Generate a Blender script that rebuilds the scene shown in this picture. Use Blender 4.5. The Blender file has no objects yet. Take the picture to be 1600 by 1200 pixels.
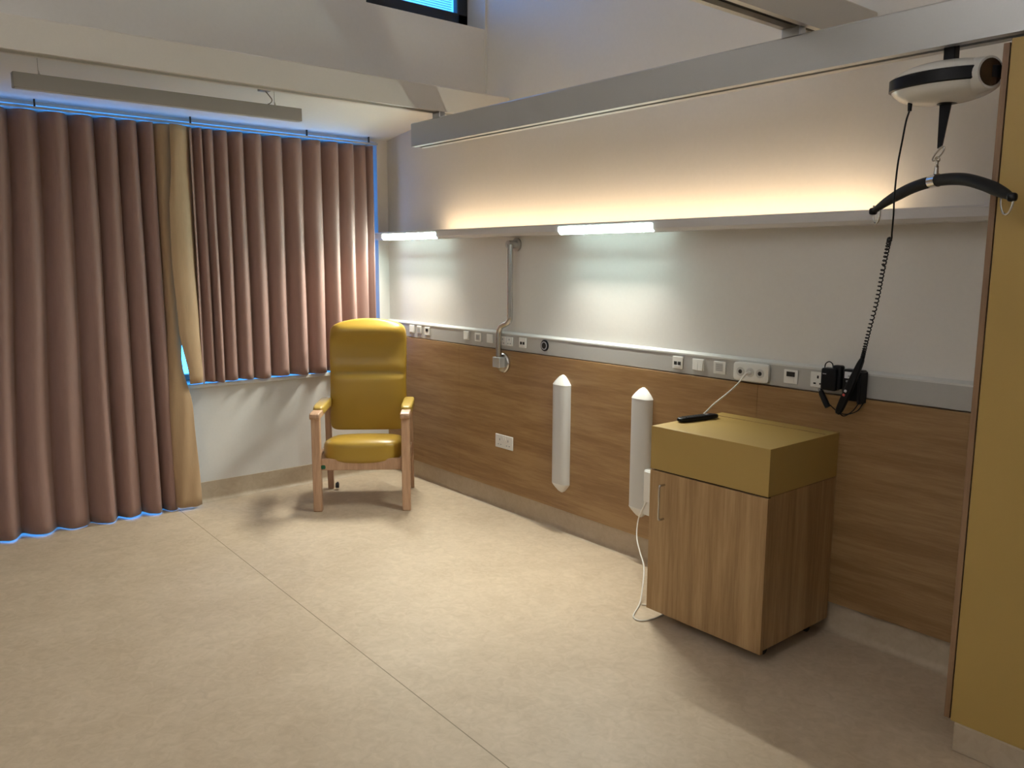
import bpy, bmesh, math, random
from mathutils import Vector, Matrix
random.seed(7)
COL = bpy.context.scene.collection
PI = math.pi

# ------------------------------------------------------------------ materials
def new_mat(name):
    m = bpy.data.materials.new(name); m.use_nodes = True
    nt = m.node_tree
    return m, nt, nt.nodes['Principled BSDF']

def srgb(r, g, b):
    f = lambda c: (c/255/12.92) if c/255 <= 0.04045 else ((c/255+0.055)/1.055)**2.4
    return (f(r), f(g), f(b), 1)

def plain(name, col, rough=0.5, metal=0.0, bump=0.0, bscale=200, spec=None, coat=0.0):
    m, nt, p = new_mat(name)
    p.inputs['Base Color'].default_value = (*col[:3], 1)
    p.inputs['Roughness'].default_value = rough
    p.inputs['Metallic'].default_value = metal
    if spec is not None: p.inputs['Specular IOR Level'].default_value = spec
    if coat: p.inputs['Coat Weight'].default_value = coat
    tc = nt.nodes.new('ShaderNodeTexCoord')
    n = nt.nodes.new('ShaderNodeTexNoise'); n.inputs['Scale'].default_value = bscale; n.inputs['Detail'].default_value = 4
    nt.links.new(tc.outputs['Object'], n.inputs['Vector'])
    mx = nt.nodes.new('ShaderNodeMix'); mx.data_type = 'RGBA'
    mx.inputs[6].default_value = tuple(c*0.97 for c in col[:3])+(1,)
    mx.inputs[7].default_value = tuple(min(1, c*1.03) for c in col[:3])+(1,)
    nt.links.new(n.outputs['Fac'], mx.inputs[0]); nt.links.new(mx.outputs[2], p.inputs['Base Color'])
    if bump:
        b = nt.nodes.new('ShaderNodeBump'); b.inputs['Strength'].default_value = bump; b.inputs['Distance'].default_value = 0.002
        nt.links.new(n.outputs['Fac'], b.inputs['Height']); nt.links.new(b.outputs['Normal'], p.inputs['Normal'])
    return m

def emit(name, col, strength):
    m, nt, p = new_mat(name)
    p.inputs['Base Color'].default_value = (*col[:3], 1)
    p.inputs['Emission Color'].default_value = (*col[:3], 1)
    p.inputs['Emission Strength'].default_value = strength
    return m

def wood(name, dark, mid, light, stretch, rough=0.42, scale=1.0):
    """oak laminate: long grain along the axis with the small stretch value"""
    m, nt, p = new_mat(name)
    N = nt.nodes.new; L = nt.links.new
    tc = N('ShaderNodeTexCoord'); mp = N('ShaderNodeMapping'); mp.inputs['Scale'].default_value = stretch
    L(tc.outputs['Object'], mp.inputs['Vector'])
    n1 = N('ShaderNodeTexNoise'); n1.inputs['Scale'].default_value = 1.2*scale; n1.inputs['Detail'].default_value = 5; n1.inputs['Distortion'].default_value = 0.7
    n2 = N('ShaderNodeTexNoise'); n2.inputs['Scale'].default_value = 7*scale; n2.inputs['Detail'].default_value = 7; n2.inputs['Roughness'].default_value = 0.65
    L(mp.outputs['Vector'], n1.inputs['Vector']); L(mp.outputs['Vector'], n2.inputs['Vector'])
    add = N('ShaderNodeMix'); add.data_type = 'FLOAT'; add.inputs[0].default_value = 0.45
    L(n1.outputs['Fac'], add.inputs[2]); L(n2.outputs['Fac'], add.inputs[3])
    cr = N('ShaderNodeValToRGB')
    e = cr.color_ramp.elements
    e[0].position = 0.40; e[0].color = (*dark, 1); e[1].position = 0.60; e[1].color = (*light, 1)
    x = e.new(0.5); x.color = (*mid, 1)
    L(add.outputs[0], cr.inputs['Fac']); L(cr.outputs['Color'], p.inputs['Base Color'])
    p.inputs['Roughness'].default_value = rough
    b = N('ShaderNodeBump'); b.inputs['Strength'].default_value = 0.08; b.inputs['Distance'].default_value = 0.001
    L(n2.outputs['Fac'], b.inputs['Height']); L(b.outputs['Normal'], p.inputs['Normal'])
    return m

def vinyl_floor(name, seam=True, a=(0.455, 0.352, 0.244), bcol=(0.61, 0.49, 0.358)):
    m, nt, p = new_mat(name)
    N = nt.nodes.new; L = nt.links.new
    tc = N('ShaderNodeTexCoord')
    n1 = N('ShaderNodeTexNoise'); n1.inputs['Scale'].default_value = 3.2; n1.inputs['Detail'].default_value = 8; n1.inputs['Roughness'].default_value = 0.7; n1.inputs['Distortion'].default_value = 0.6
    n2 = N('ShaderNodeTexNoise'); n2.inputs['Scale'].default_value = 22; n2.inputs['Detail'].default_value = 5; n2.inputs['Distortion'].default_value = 1.2
    L(tc.outputs['Object'], n1.inputs['Vector']); L(tc.outputs['Object'], n2.inputs['Vector'])
    mf = N('ShaderNodeMix'); mf.data_type = 'FLOAT'; mf.inputs[0].default_value = 0.45
    L(n1.outputs['Fac'], mf.inputs[2]); L(n2.outputs['Fac'], mf.inputs[3])
    cr = N('ShaderNodeValToRGB'); e = cr.color_ramp.elements
    e[0].position = 0.33; e[0].color = (*a, 1); e[1].position = 0.68; e[1].color = (*bcol, 1)
    L(mf.outputs[0], cr.inputs['Fac'])
    src = cr.outputs['Color']
    if seam:   # welded joint between two sheets of vinyl
        sx = N('ShaderNodeSeparateXYZ'); L(tc.outputs['Object'], sx.inputs[0])
        k = N('ShaderNodeMath'); k.operation = 'MULTIPLY_ADD'; k.inputs[1].default_value = 0.0235; k.inputs[2].default_value = -1.4845
        L(sx.outputs['X'], k.inputs[0])
        s = N('ShaderNodeMath'); s.operation = 'ADD'; L(sx.outputs['Y'], s.inputs[0]); L(k.outputs[0], s.inputs[1])
        ab = N('ShaderNodeMath'); ab.operation = 'ABSOLUTE'; L(s.outputs[0], ab.inputs[0])
        lt = N('ShaderNodeMath'); lt.operation = 'LESS_THAN'; lt.inputs[1].default_value = 0.0022; L(ab.outputs[0], lt.inputs[0])
        mx = N('ShaderNodeMix'); mx.data_type = 'RGBA'; L(lt.outputs[0], mx.inputs[0]); L(src, mx.inputs[6]); mx.inputs[7].default_value = (0.24, 0.18, 0.11, 1)
        src = mx.outputs[2]
    L(src, p.inputs['Base Color'])
    p.inputs['Roughness'].default_value = 0.5; p.inputs['Specular IOR Level'].default_value = 0.35
    b = N('ShaderNodeBump'); b.inputs['Strength'].default_value = 0.04; b.inputs['Distance'].default_value = 0.002
    L(n2.outputs['Fac'], b.inputs['Height']); L(b.outputs['Normal'], p.inputs['Normal'])
    return m

def fabric(name, col):
    m, nt, p = new_mat(name)
    N = nt.nodes.new; L = nt.links.new
    tc = N('ShaderNodeTexCoord'); mp = N('ShaderNodeMapping'); mp.inputs['Scale'].default_value = (60, 60, 3)
    L(tc.outputs['Object'], mp.inputs['Vector'])
    n = N('ShaderNodeTexNoise'); n.inputs['Scale'].default_value = 5; n.inputs['Detail'].default_value = 6
    L(mp.outputs['Vector'], n.inputs['Vector'])
    mx = N('ShaderNodeMix'); mx.data_type = 'RGBA'; L(n.outputs['Fac'], mx.inputs[0])
    mx.inputs[6].default_value = tuple(c*0.86 for c in col)+(1,); mx.inputs[7].default_value = tuple(c*1.14 for c in col)+(1,)
    L(mx.outputs[2], p.inputs['Base Color'])
    p.inputs['Roughness'].default_value = 0.62; p.inputs['Specular IOR Level'].default_value = 0.3
    p.inputs['Sheen Weight'].default_value = 0.25; p.inputs['Sheen Roughness'].default_value = 0.4
    return m

def glass(name):
    m = bpy.data.materials.new(name); m.use_nodes = True; nt = m.node_tree
    for n in list(nt.nodes): nt.nodes.remove(n)
    o = nt.nodes.new('ShaderNodeOutputMaterial'); mx = nt.nodes.new('ShaderNodeMixShader')
    t = nt.nodes.new('ShaderNodeBsdfTransparent'); g = nt.nodes.new('ShaderNodeBsdfGlossy'); g.inputs['Roughness'].default_value = 0.02
    fr = nt.nodes.new('ShaderNodeFresnel'); fr.inputs['IOR'].default_value = 1.45
    nt.links.new(fr.outputs[0], mx.inputs[0]); nt.links.new(t.outputs[0], mx.inputs[1]); nt.links.new(g.outputs[0], mx.inputs[2])
    nt.links.new(mx.outputs[0], o.inputs['Surface'])
    return m

M = {}
M['wall'] = plain('wall_paint', (0.69, 0.665, 0.63), 0.55, bump=0.03, bscale=60)
M['ceil'] = plain('ceiling_paint', (0.76, 0.735, 0.70), 0.7, bscale=60)
M['floor'] = vinyl_floor('vinyl_floor')
M['cove'] = vinyl_floor('vinyl_coving', seam=False, a=(0.42, 0.33, 0.23), bcol=(0.52, 0.43, 0.32))
M['panel'] = wood('oak_panel', (0.245, 0.132, 0.051), (0.30, 0.172, 0.071), (0.36, 0.220, 0.098), (0.75, 9, 9))
M['cabwood'] = wood('oak_cabinet', (0.30, 0.173, 0.070), (0.385, 0.232, 0.102), (0.46, 0.297, 0.142), (11, 11, 0.6))
M['cupedge'] = wood('oak_edging', (0.20, 0.11, 0.055), (0.25, 0.145, 0.075), (0.29, 0.17, 0.09), (11, 11, 0.6))
M['beech'] = wood('beech', (0.40, 0.235, 0.14), (0.47, 0.285, 0.175), (0.53, 0.335, 0.21), (16, 16, 1.6))
M['gold'] = plain('mustard_laminate', (0.43, 0.285, 0.082), 0.45, bscale=300)
M['leather'] = plain('mustard_vinyl', (0.38, 0.232, 0.03), 0.36, bump=0.10, bscale=350, spec=0.45)
M['pad'] = plain('mustard_vinyl_armpad', (0.42, 0.28, 0.055), 0.42, bump=0.1, bscale=350)
M['curtain'] = fabric('mauve_brown_curtain', (0.315, 0.192, 0.162))
M['lining'] = fabric('tan_curtain_lining', (0.42, 0.28, 0.16))
M['alu'] = plain('satin_aluminium', (0.50, 0.50, 0.50), 0.32, 0.55, bscale=150)
M['rail'] = plain('cream_rail_enamel', (0.66, 0.61, 0.54), 0.30, 0.0, bscale=150)
M['steel'] = plain('brushed_steel', (0.55, 0.54, 0.52), 0.24, 1.0, bscale=300)
M['chrome'] = plain('chrome', (0.78, 0.77, 0.75), 0.12, 1.0)
M['dark'] = plain('dark_gap', (0.012, 0.01, 0.009), 0.7)
M['slot'] = plain('rail_slot', (0.03, 0.025, 0.02), 0.7)
M['black'] = plain('black_plastic', (0.008, 0.008, 0.010), 0.38, bscale=200, spec=0.18)
M['blackfoam'] = plain('black_foam_grip', (0.014, 0.014, 0.015), 0.5, bump=0.1, bscale=120, spec=0.2)
M['brownplast'] = plain('smoked_brown_plastic', (0.03, 0.014, 0.008), 0.25)
M['white'] = plain('white_plastic', (0.74, 0.73, 0.70), 0.32, bscale=200)
M['motor'] = plain('white_gloss_shell', (0.66, 0.64, 0.60), 0.22, bscale=200)
M['offwhite'] = plain('grey_white_plastic', (0.56, 0.55, 0.53), 0.4)
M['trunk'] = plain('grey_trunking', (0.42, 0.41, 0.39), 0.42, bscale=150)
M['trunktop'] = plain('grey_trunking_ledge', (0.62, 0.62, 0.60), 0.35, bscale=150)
M['pendant'] = plain('grey_lamp_body', (0.33, 0.31, 0.29), 0.5)
M['shelf'] = plain('white_light_shelf', (0.60, 0.58, 0.58), 0.4)
M['sill'] = plain('white_sill', (0.70, 0.68, 0.64), 0.35)
M['frame'] = plain('anthracite_frame', (0.018, 0.022, 0.030), 0.45)
M['wframe'] = plain('pale_window_frame', (0.45, 0.45, 0.45), 0.45)
M['blind'] = plain('white_blind_slats', (0.65, 0.67, 0.70), 0.5)
M['glass'] = glass('window_glass')
M['green'] = plain('green_tag', (0.01, 0.10, 0.045), 0.4)
M['red'] = plain('red_button', (0.55, 0.07, 0.06), 0.4)
M['label'] = plain('pale_label', (0.70, 0.72, 0.76), 0.5)
M['grey'] = plain('grey_print', (0.25, 0.26, 0.28), 0.5)
M['rubber'] = plain('dark_rubber', (0.02, 0.019, 0.018), 0.6)
M['cable'] = plain('white_cable', (0.72, 0.69, 0.63), 0.4)
M['greycord'] = plain('grey_flex', (0.22, 0.20, 0.18), 0.5)
M['uplight'] = emit('warm_uplight', (1.0, 0.75, 0.46), 22)
M['downlight'] = emit('cool_downlight', (0.74, 1.0, 0.95), 95)

# ------------------------------------------------------------------ mesh helpers
class MB:
    def __init__(s): s.bm = bmesh.new()
    def face(s, pts):
        return s.bm.faces.new([s.bm.verts.new(p) for p in pts])
    def box(s, x0, x1, y0, y1, z0, z1, mat=None):
        r = bmesh.ops.create_cube(s.bm, size=1)['verts']
        for v in r:
            v.co = Vector(((x0+x1)/2+v.co.x*(x1-x0), (y0+y1)/2+v.co.y*(y1-y0), (z0+z1)/2+v.co.z*(z1-z0)))
            if mat: v.co = mat @ v.co
        return s
    def prism(s, prof, axis, a, b):
        """extrude a closed 2-D profile along an axis; 'x': profile=(y,z), 'y': (x,z), 'z': (x,y)"""
        def P(u, v, t):
            return {'x': (t, u, v), 'y': (u, t, v), 'z': (u, v, t)}[axis]
        A = [s.bm.verts.new(P(u, v, a)) for u, v in prof]; B = [s.bm.verts.new(P(u, v, b)) for u, v in prof]
        n = len(prof)
        for i in range(n): s.bm.faces.new((A[i], A[(i+1) % n], B[(i+1) % n], B[i]))
        s.bm.faces.new(A[::-1]); s.bm.faces.new(B)
        return s
    def tube(s, pts, r, seg=10, caps=True):
        pts = [Vector(p) for p in pts]; n = len(pts)
        rad = r if isinstance(r, (list, tuple)) else [r]*n
        tg = [(pts[min(i+1, n-1)]-pts[max(i-1, 0)]).normalized() for i in range(n)]
        up = Vector((0, 0, 1)) if abs(tg[0].z) < 0.9 else Vector((1, 0, 0))
        nrm = (up - tg[0]*up.dot(tg[0])).normalized(); rings = []
        for i in range(n):
            if i: nrm = (nrm - tg[i]*nrm.dot(tg[i])).normalized()
            b = tg[i].cross(nrm)
            rings.append([s.bm.verts.new(pts[i]+(nrm*math.cos(2*PI*k/seg)+b*math.sin(2*PI*k/seg))*rad[i]) for k in range(seg)])
        for i in range(n-1):
            for k in range(seg):
                s.bm.faces.new((rings[i][k], rings[i][(k+1) % seg], rings[i+1][(k+1) % seg], rings[i+1][k]))
        if caps: s.bm.faces.new(rings[0][::-1]); s.bm.faces.new(rings[-1])
        return s
    def cyl(s, p0, p1, r0, r1=None, seg=20):
        return s.tube([p0, p1], [r0, r0 if r1 is None else r1], seg)
    def ring(s, c, R, r, axis=(0, 1, 0), seg=28, seg2=8, a0=0, a1=2*PI, sx=1, sz=1):
        ax = Vector(axis).normalized(); u = ax.orthogonal().normalized(); w = ax.cross(u)
        closed = abs(a1-a0-2*PI) < 1e-6
        n = seg if closed else seg+1
        pts = [Vector(c)+(u*math.cos(a0+(a1-a0)*i/seg)*sx+w*math.sin(a0+(a1-a0)*i/seg)*sz)*R for i in range(n)]
        if closed: pts += [pts[0], ]
        return s.tube(pts, r, seg2)
    def superell(s, c, h, n=6, cuts=10, fn=None, mat=None):
        """rounded cushion: half sizes h, roundness exponent n, fn reshapes (u,v,w,p)"""
        t = bmesh.new(); bmesh.ops.create_cube(t, size=2)
        bmesh.ops.subdivide_edges(t, edges=t.edges[:], cuts=cuts, use_grid_fill=True)
        vs = t.verts[:]
        for v in vs:
            q = v.co.copy(); m = max(abs(q.x), abs(q.y), abs(q.z))
            k = m/((abs(q.x)**n+abs(q.y)**n+abs(q.z)**n)**(1/n)); q *= k
            p = Vector((q.x*h[0], q.y*h[1], q.z*h[2]))
            if fn: p = fn(q.x, q.y, q.z, p)
            p = p+Vector(c)
            v.co = mat @ p if mat else p
        me = bpy.data.meshes.new('tmp'); t.to_mesh(me); t.free(); s.bm.from_mesh(me); bpy.data.meshes.remove(me)
        return s
    def lathe(s, c, prof, axis='z', seg=28):
        rings = []
        for r, t in prof:
            rg = []
            for k in range(seg):
                a = 2*PI*k/seg; u, w = r*math.cos(a), r*math.sin(a)
                p = {'z': (u, w, t), 'y': (u, t, w), 'x': (t, u, w)}[axis]
                rg.append(s.bm.verts.new(Vector(c)+Vector(p)))
            rings.append(rg)
        for i in range(len(rings)-1):
            for k in range(seg):
                s.bm.faces.new((rings[i][k], rings[i][(k+1) % seg], rings[i+1][(k+1) % seg], rings[i+1][k]))
        s.bm.faces.new(rings[0]); s.bm.faces.new(rings[-1])
        return s

def obj(name, mb, mat, parent=None, bevel=0, seg=2, smooth=40, subsurf=0, local=False):
    bmesh.ops.recalc_face_normals(mb.bm, faces=mb.bm.faces)
    me = bpy.data.meshes.new(name); mb.bm.to_mesh(me); mb.bm.free()
    me.materials.append(M[mat] if isinstance(mat, str) else mat)
    o = bpy.data.objects.new(name, me); COL.objects.link(o)
    if smooth:
        for p in me.polygons: p.use_smooth = True
        me.set_sharp_from_angle(angle=math.radians(smooth))
    if bevel:
        b = o.modifiers.new('bevel', 'BEVEL'); b.width = bevel; b.segments = seg; b.limit_method = 'ANGLE'; b.angle_limit = math.radians(35)
        b.harden_normals = False
    if subsurf:
        d = o.modifiers.new('sub', 'SUBSURF'); d.levels = subsurf; d.render_levels = subsurf
    if parent:
        o.parent = parent
        if not local:
            w = parent
            T = Matrix.Translation(w.location) @ w.rotation_euler.to_matrix().to_4x4()
            while w.parent: w = w.parent
            T = Matrix.Translation(w.location) @ w.rotation_euler.to_matrix().to_4x4()
            o.matrix_parent_inverse = T.inverted() if parent.type == 'EMPTY' else Matrix.Identity(4)
    return o

def tag(o, label, cat, group=None):
    o['label'] = label; o['category'] = cat
    if group: o['group'] = group
    return o

def thing(name, label, cat, loc=(0, 0, 0), rz=0, group=None):
    o = bpy.data.objects.new(name, None); COL.objects.link(o); o.empty_display_size = 0.1
    o.location = loc; o.rotation_euler = (0, 0, rz)
    return tag(o, label, cat, group)

def struct(name, mb, mat, parent=None, **k):
    o = obj(name, mb, mat, parent, **k)
    if not parent: o['kind'] = 'structure'
    return o

def dup(root, delta, label, group=None):
    r = root.copy(); COL.objects.link(r); r.location = Vector(root.location)+Vector(delta)
    r['label'] = label
    if group: r['group'] = group
    for ch in list(root.children):
        c = ch.copy(); COL.objects.link(c); inv = ch.matrix_parent_inverse.copy(); c.parent = r; c.matrix_parent_inverse = inv
        for g in list(ch.children):
            d = g.copy(); COL.objects.link(d); inv = g.matrix_parent_inverse.copy(); d.parent = c; d.matrix_parent_inverse = inv
    return r

def spline(pts, n=8):
    """Catmull-Rom through the points"""
    P = [Vector(p) for p in pts]; P = [P[0]*2-P[1]]+P+[P[-1]*2-P[-2]]; out = []
    for i in range(1, len(P)-2):
        a, b, c, d = P[i-1:i+3]
        for k in range(n):
            t = k/n
            out.append(0.5*((2*b)+(c-a)*t+(2*a-5*b+4*c-d)*t*t+(3*b-a-3*c+d)*t**3))
    out.append(P[-2]); return out

# ------------------------------------------------------------------ key dimensions
XL = -5.37      # inner face of the window wall
YB = 3.26       # inner face of the bedhead wall
XR, YF = 1.7, -2.7
XC = -4.178     # clerestory wall
ZC = 4.0        # upper ceiling
ZS = lambda x: 2.467+(x+5.40)*0.1316   # sloping lower ceiling

# ------------------------------------------------------------------ setting
struct('floor', MB().box(-5.75, XR+0.2, YF-0.2, YB+0.2, -0.1, 0), 'floor', smooth=0)
struct('wall_back', MB().box(-5.75, XR+0.2, YB, YB+0.15, 0, ZC+0.1), 'wall', smooth=0)
struct('wall_front', MB().box(-5.75, XR+0.2, YF-0.15, YF, 0, ZC+0.1), 'wall', smooth=0)
struct('wall_right', MB().box(XR, XR+0.15, YF, YB, 0, ZC+0.1), 'wall', smooth=0)
# window wall: opening from the floor (door) and from the sill (window) up to the ceiling
wl = MB()
YD0, YD1, YW1, ZSILL, ZTOP = 0.15, 1.72, 3.172, 0.80, 2.453
wl.box(-5.70, XL, YF, YD0, 0, 2.52); wl.box(-5.70, XL, YD1, YB, 0, ZSILL-0.03); wl.box(-5.70, XL, YW1, YB, ZSILL-0.03, 2.52)
wl.box(-5.70, XL, YD0, YW1, ZTOP, 2.52)
struct('wall_left', wl, 'wall', smooth=0)
# clerestory wall with its window opening
YV0, YV1, ZV0, ZV1 = 2.42, 3.246, 3.008, 3.72
wu = MB()
wu.box(XC-0.30, XC, YF, YV0, ZS(XC), ZC); wu.box(XC-0.30, XC, YV1, YB, ZS(XC), ZC)
wu.box(XC-0.30, XC, YV0, YV1, ZS(XC), ZV0); wu.box(XC-0.30, XC, YV0, YV1, ZV1, ZC)
struct('wall_upper', wu, 'wall', smooth=0)
# sloping lower ceiling and the high ceiling
cl = MB(); cl.prism([(-5.75, ZS(-5.75)), (XC-0.004, ZS(XC)), (XC-0.004, ZS(XC)+0.12), (-5.75, ZS(-5.75)+0.12)], 'y', YF, YB)
struct('ceiling_lower', cl, 'ceil', smooth=0)
struct('ceiling_upper', MB().box(XC-0.3, XR+0.2, YF, YB, ZC, ZC+0.1), 'ceil', smooth=0)
# coved vinyl skirting
def cove(depth=0.03, h=0.135, t=0.008):
    p = [(0, 0)]
    for i in range(7):
        a = PI/2*i/6
        p.append((-t-depth*(1-math.sin(a)), depth*(1-math.cos(a))))
    p += [(-t, h), (0, h)]
    return p
struct('baseboard_back', MB().prism([(YB+u, w) for u, w in cove()], 'x', XL, XR), 'cove', smooth=50)
struct('baseboard_left', MB().prism([(XL-u, w) for u, w in cove()], 'y', YD1, YB), 'cove', smooth=50)

# window behind the curtains (door leaf and window share one frame)
w1 = MB()
XW = -5.58
for y in (YD0+0.03, YD1-0.0, YW1-0.03): w1.box(XW-0.03, XW+0.03, y-0.03, y+0.03, 0.03 if y < 2 else ZSILL, ZTOP)
w1.box(XW-0.03, XW+0.03, YD0, YW1, ZTOP-0.03, ZTOP); w1.box(XW-0.03, XW+0.03, YD0, YD1, 0.0, 0.03)
w1.box(XW-0.03, XW+0.03, YD1, YW1, ZSILL, ZSILL+0.04); w1.box(XW-0.025, XW+0.025, 0.91, 0.96, 0.05, ZTOP-0.03)
wf = struct('window_1', w1, 'wframe', bevel=0.004)
for i, (a, b, z) in enumerate(((YD0+0.06, 0.91, 0.03), (0.96, YD1-0.03, 0.03), (YD1+0.03, YW1-0.06, ZSILL+0.04))):
    obj('pane', MB().box(XW-0.004, XW+0.004, a, b, z, ZTOP-0.03), 'glass', wf, smooth=0)
sl = MB().box(-5.56, XL+0.028, YD1+0.004, YW1, ZSILL-0.028, ZSILL)
sill = obj('sill', sl, 'sill', wf, bevel=0.005)

# clerestory window
XV = -4.37
w2 = MB()
w2.box(XV-0.03, XV+0.02, YV1-0.078, YV1, ZV0+0.05, ZV1); w2.box(XV-0.03, XV+0.02, YV0, YV0+0.08, ZV0+0.05, ZV1)
w2.box(XV-0.03, XV+0.02, YV0, YV1, ZV0+0.04, ZV0+0.118); w2.box(XV-0.03, XV+0.02, YV0, YV1, ZV1-0.08, ZV1)
wv = struct('window_2', w2, 'frame', bevel=0.006)
obj('pane', MB().box(XV-0.012, XV-0.006, YV0+0.07, YV1-0.07, ZV0+0.11, ZV1-0.07), 'glass', wv, smooth=0)
bl = MB()
z = ZV0+0.125
while z < ZV1-0.09:
    Rm = Matrix.Translation((XV-0.05, 0, z)) @ Matrix.Rotation(math.radians(-8), 4, 'Y')
    bl.box(-0.006, 0.006, YV0+0.075, YV1-0.075, -0.0006, 0.0006, Rm); z += 0.014
obj('blind', bl, 'blind', wv, smooth=0)
# sloping reveal sill of the clerestory
sv = MB().prism([(XC-0.002, ZV0-0.02), (XC-0.002, ZV0), (XV-0.02, ZV0+0.05), (XV-0.02, ZV0-0.02)], 'y', YV0, YV1)
obj('sill', sv, 'sill', wv, smooth=0)
# plaster stop bead on the clerestory corner
struct('trim_1', MB().box(XC, XC+0.006, YB-0.014, YB, ZS(XC)+0.002, ZC), 'sill', smooth=0)

# ------------------------------------------------------------------ bedhead wall: oak panels, trunking, light shelf
panels = [(-5.366, -4.4397, 'oak-effect wall panel behind the yellow armchair, running to the room corner'),
          (-4.4383, -2.1197, 'long oak-effect wall panel carrying the two upright white bumper strips'),
          (-2.1183, -0.98, 'oak-effect wall panel behind the bedside cabinet, under the handset')]
for a, b, lab in panels:
    o = obj('wood_panel', MB().box(a, b, 3.2285, 3.2595, 0.137, 1.045), 'panel', bevel=0.0006)
    tag(o, lab, 'wall panel', 'oak-effect panels along the bedhead wall')

tr = thing('bedhead_trunking', 'long grey service trunking above the oak wall panels, holding the small sockets', 'trunking', (-3.2, 3.24, 1.05))
obj('channel', MB().box(XL+0.002, -0.98, 3.236, 3.2595, 1.05, 1.150), 'trunk', tr, bevel=0.0015)
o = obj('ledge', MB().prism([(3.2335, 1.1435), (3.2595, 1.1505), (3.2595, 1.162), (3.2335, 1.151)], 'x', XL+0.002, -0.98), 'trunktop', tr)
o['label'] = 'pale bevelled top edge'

SH0, SH1 = -5.368, -1.0235
sh = thing('light_shelf', 'long white light shelf on the bedhead wall, glowing above and below', 'wall light', (-3.2, 3.2, 1.748))
prof = [(3.2595, 1.748), (3.143, 1.748), (3.128, 1.763), (3.128, 1.796), (3.133, 1.803), (3.141, 1.803), (3.145, 1.798), (3.145, 1.778), (3.2595, 1.778)]
obj('housing', MB().prism(prof, 'x', SH0, SH1), 'shelf', sh, smooth=30)
obj('uplight', MB().box(-4.62, -1.56, 3.147, 3.175, 1.7785, 1.784), 'uplight', sh, smooth=0)['label'] = 'warm white upward lamp'
for a, b in ((-5.24, -4.56), (-3.36, -2.69)):
    dp = [(3.1435, 1.7478), (3.1425, 1.7462), (3.1262, 1.7625), (3.1262, 1.785), (3.1278, 1.786), (3.1278, 1.7635)]
    obj('downlight', MB().prism(dp, 'x', a, b), 'downlight', sh, smooth=0)['label'] = 'cool white downward lamp'

# the downward lamps throw most of their light forwards on to the floor through their optics
for a, b in ((-5.24, -4.56), (-3.36, -2.69)):
    L = bpy.data.lights.new('reading_light', 'AREA'); L.shape = 'RECTANGLE'; L.size = b-a-0.02; L.size_y = 0.016
    L.energy = 14.5; L.color = (1.0, 0.96, 0.84); L.spread = math.radians(118)
    lo = bpy.data.objects.new('reading_light', L); COL.objects.link(lo)
    lo.location = ((a+b)/2, 3.1325, 1.7525)
    lo.rotation_euler = (math.radians(-31), 0, 0)
    lo.parent = sh; lo.matrix_parent_inverse = Matrix.Translation(sh.location).inverted()

# ------------------------------------------------------------------ small outlets on the trunking
YT = 3.2358
def module(name, label, cat, x, z, group=None):
    return thing(name, label, cat, (x, YT, z), 0, group)
def plate(r, x, z, w=0.062, h=0.056, mat='white'):
    return obj('face_plate', MB().box(x-w/2, x+w/2, YT-0.007, YT-0.0002, z-h/2, z+h/2), mat, r, bevel=0.002)
def rocker(r, x, z, n=1, w=0.046, h=0.042, mat='white'):
    for i in range(n):
        a = x-w/2+w*i/n
        obj('rocker', MB().prism([(YT-0.007, z-h/2), (YT-0.011, z-h/2), (YT-0.008, z+h/2), (YT-0.007, z+h/2)], 'x', a+0.001, a+w/n-0.001), mat, r, smooth=0)
def grid(r, x, z, vertical=True):
    obj('insert', MB().box(x-0.021, x+0.021, YT-0.0082, YT-0.0070, z-0.018, z+0.02), 'offwhite', r, smooth=0)
    g = MB()
    for i in range(4):
        t = -0.013+i*0.0087
        if vertical: g.box(x+t-0.0012, x+t+0.0012, YT-0.0092, YT-0.0082, z-0.014, z+0.016)
        else: g.box(x-0.017, x+0.017, YT-0.0092, YT-0.0082, z+t-0.001, z+t+0.001)
    obj('grille', g, 'grey', r, smooth=0)
GO = 'white outlets on the grey bedhead trunking'
r = module('light_switch', 'small white ribbed switch on the trunking, closest to the armchair back', 'switch', -5.024, 1.109, GO); plate(r, -5.024, 1.109); rocker(r, -5.024, 1.109, 1)
r = module('indicator_module', 'grey-faced white module, second along the trunking from the armchair', 'outlet', -4.927, 1.109, GO); plate(r, -4.927, 1.109, 0.056); grid(r, -4.927, 1.108)
r = module('data_socket', 'white data socket with one black port between armchair and the switch trio', 'outlet', -4.825, 1.106, GO); plate(r, -4.825, 1.106)
obj('port', MB().box(-4.841, -4.809, YT-0.0085, YT-0.007, 1.104, 1.124), 'dark', r, smooth=0)
r = module('light_switch', 'plain white rocker switch on the trunking, farthest from the steel tube of its trio', 'switch', -4.357, 1.110, GO); plate(r, -4.357, 1.11); rocker(r, -4.357, 1.11, 1)
r = module('indicator_module', 'white module with grey grid face between the two plain rocker switches', 'outlet', -4.231, 1.107, GO); plate(r, -4.231, 1.107, 0.066); grid(r, -4.231, 1.106)
r = module('light_switch', 'plain white rocker switch on the trunking just beside the steel tube', 'switch', -4.106, 1.108, GO); plate(r, -4.106, 1.108); rocker(r, -4.106, 1.108, 1)
def pins(r, x, z, s=1.0):
    m = 'grey' if s < 1.1 else 'dark'
    obj('pin_hole', MB().box(x-0.0035*s, x+0.0035*s, YT-0.0080, YT-0.0068, z+0.006*s, z+0.017*s), m, r, smooth=0)
    for d in (-1, 1):
        obj('pin_hole', MB().box(x+d*0.012*s-0.005*s, x+d*0.012*s+0.005*s, YT-0.0080, YT-0.0068, z-0.016*s, z-0.010*s), m, r, smooth=0)
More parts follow.
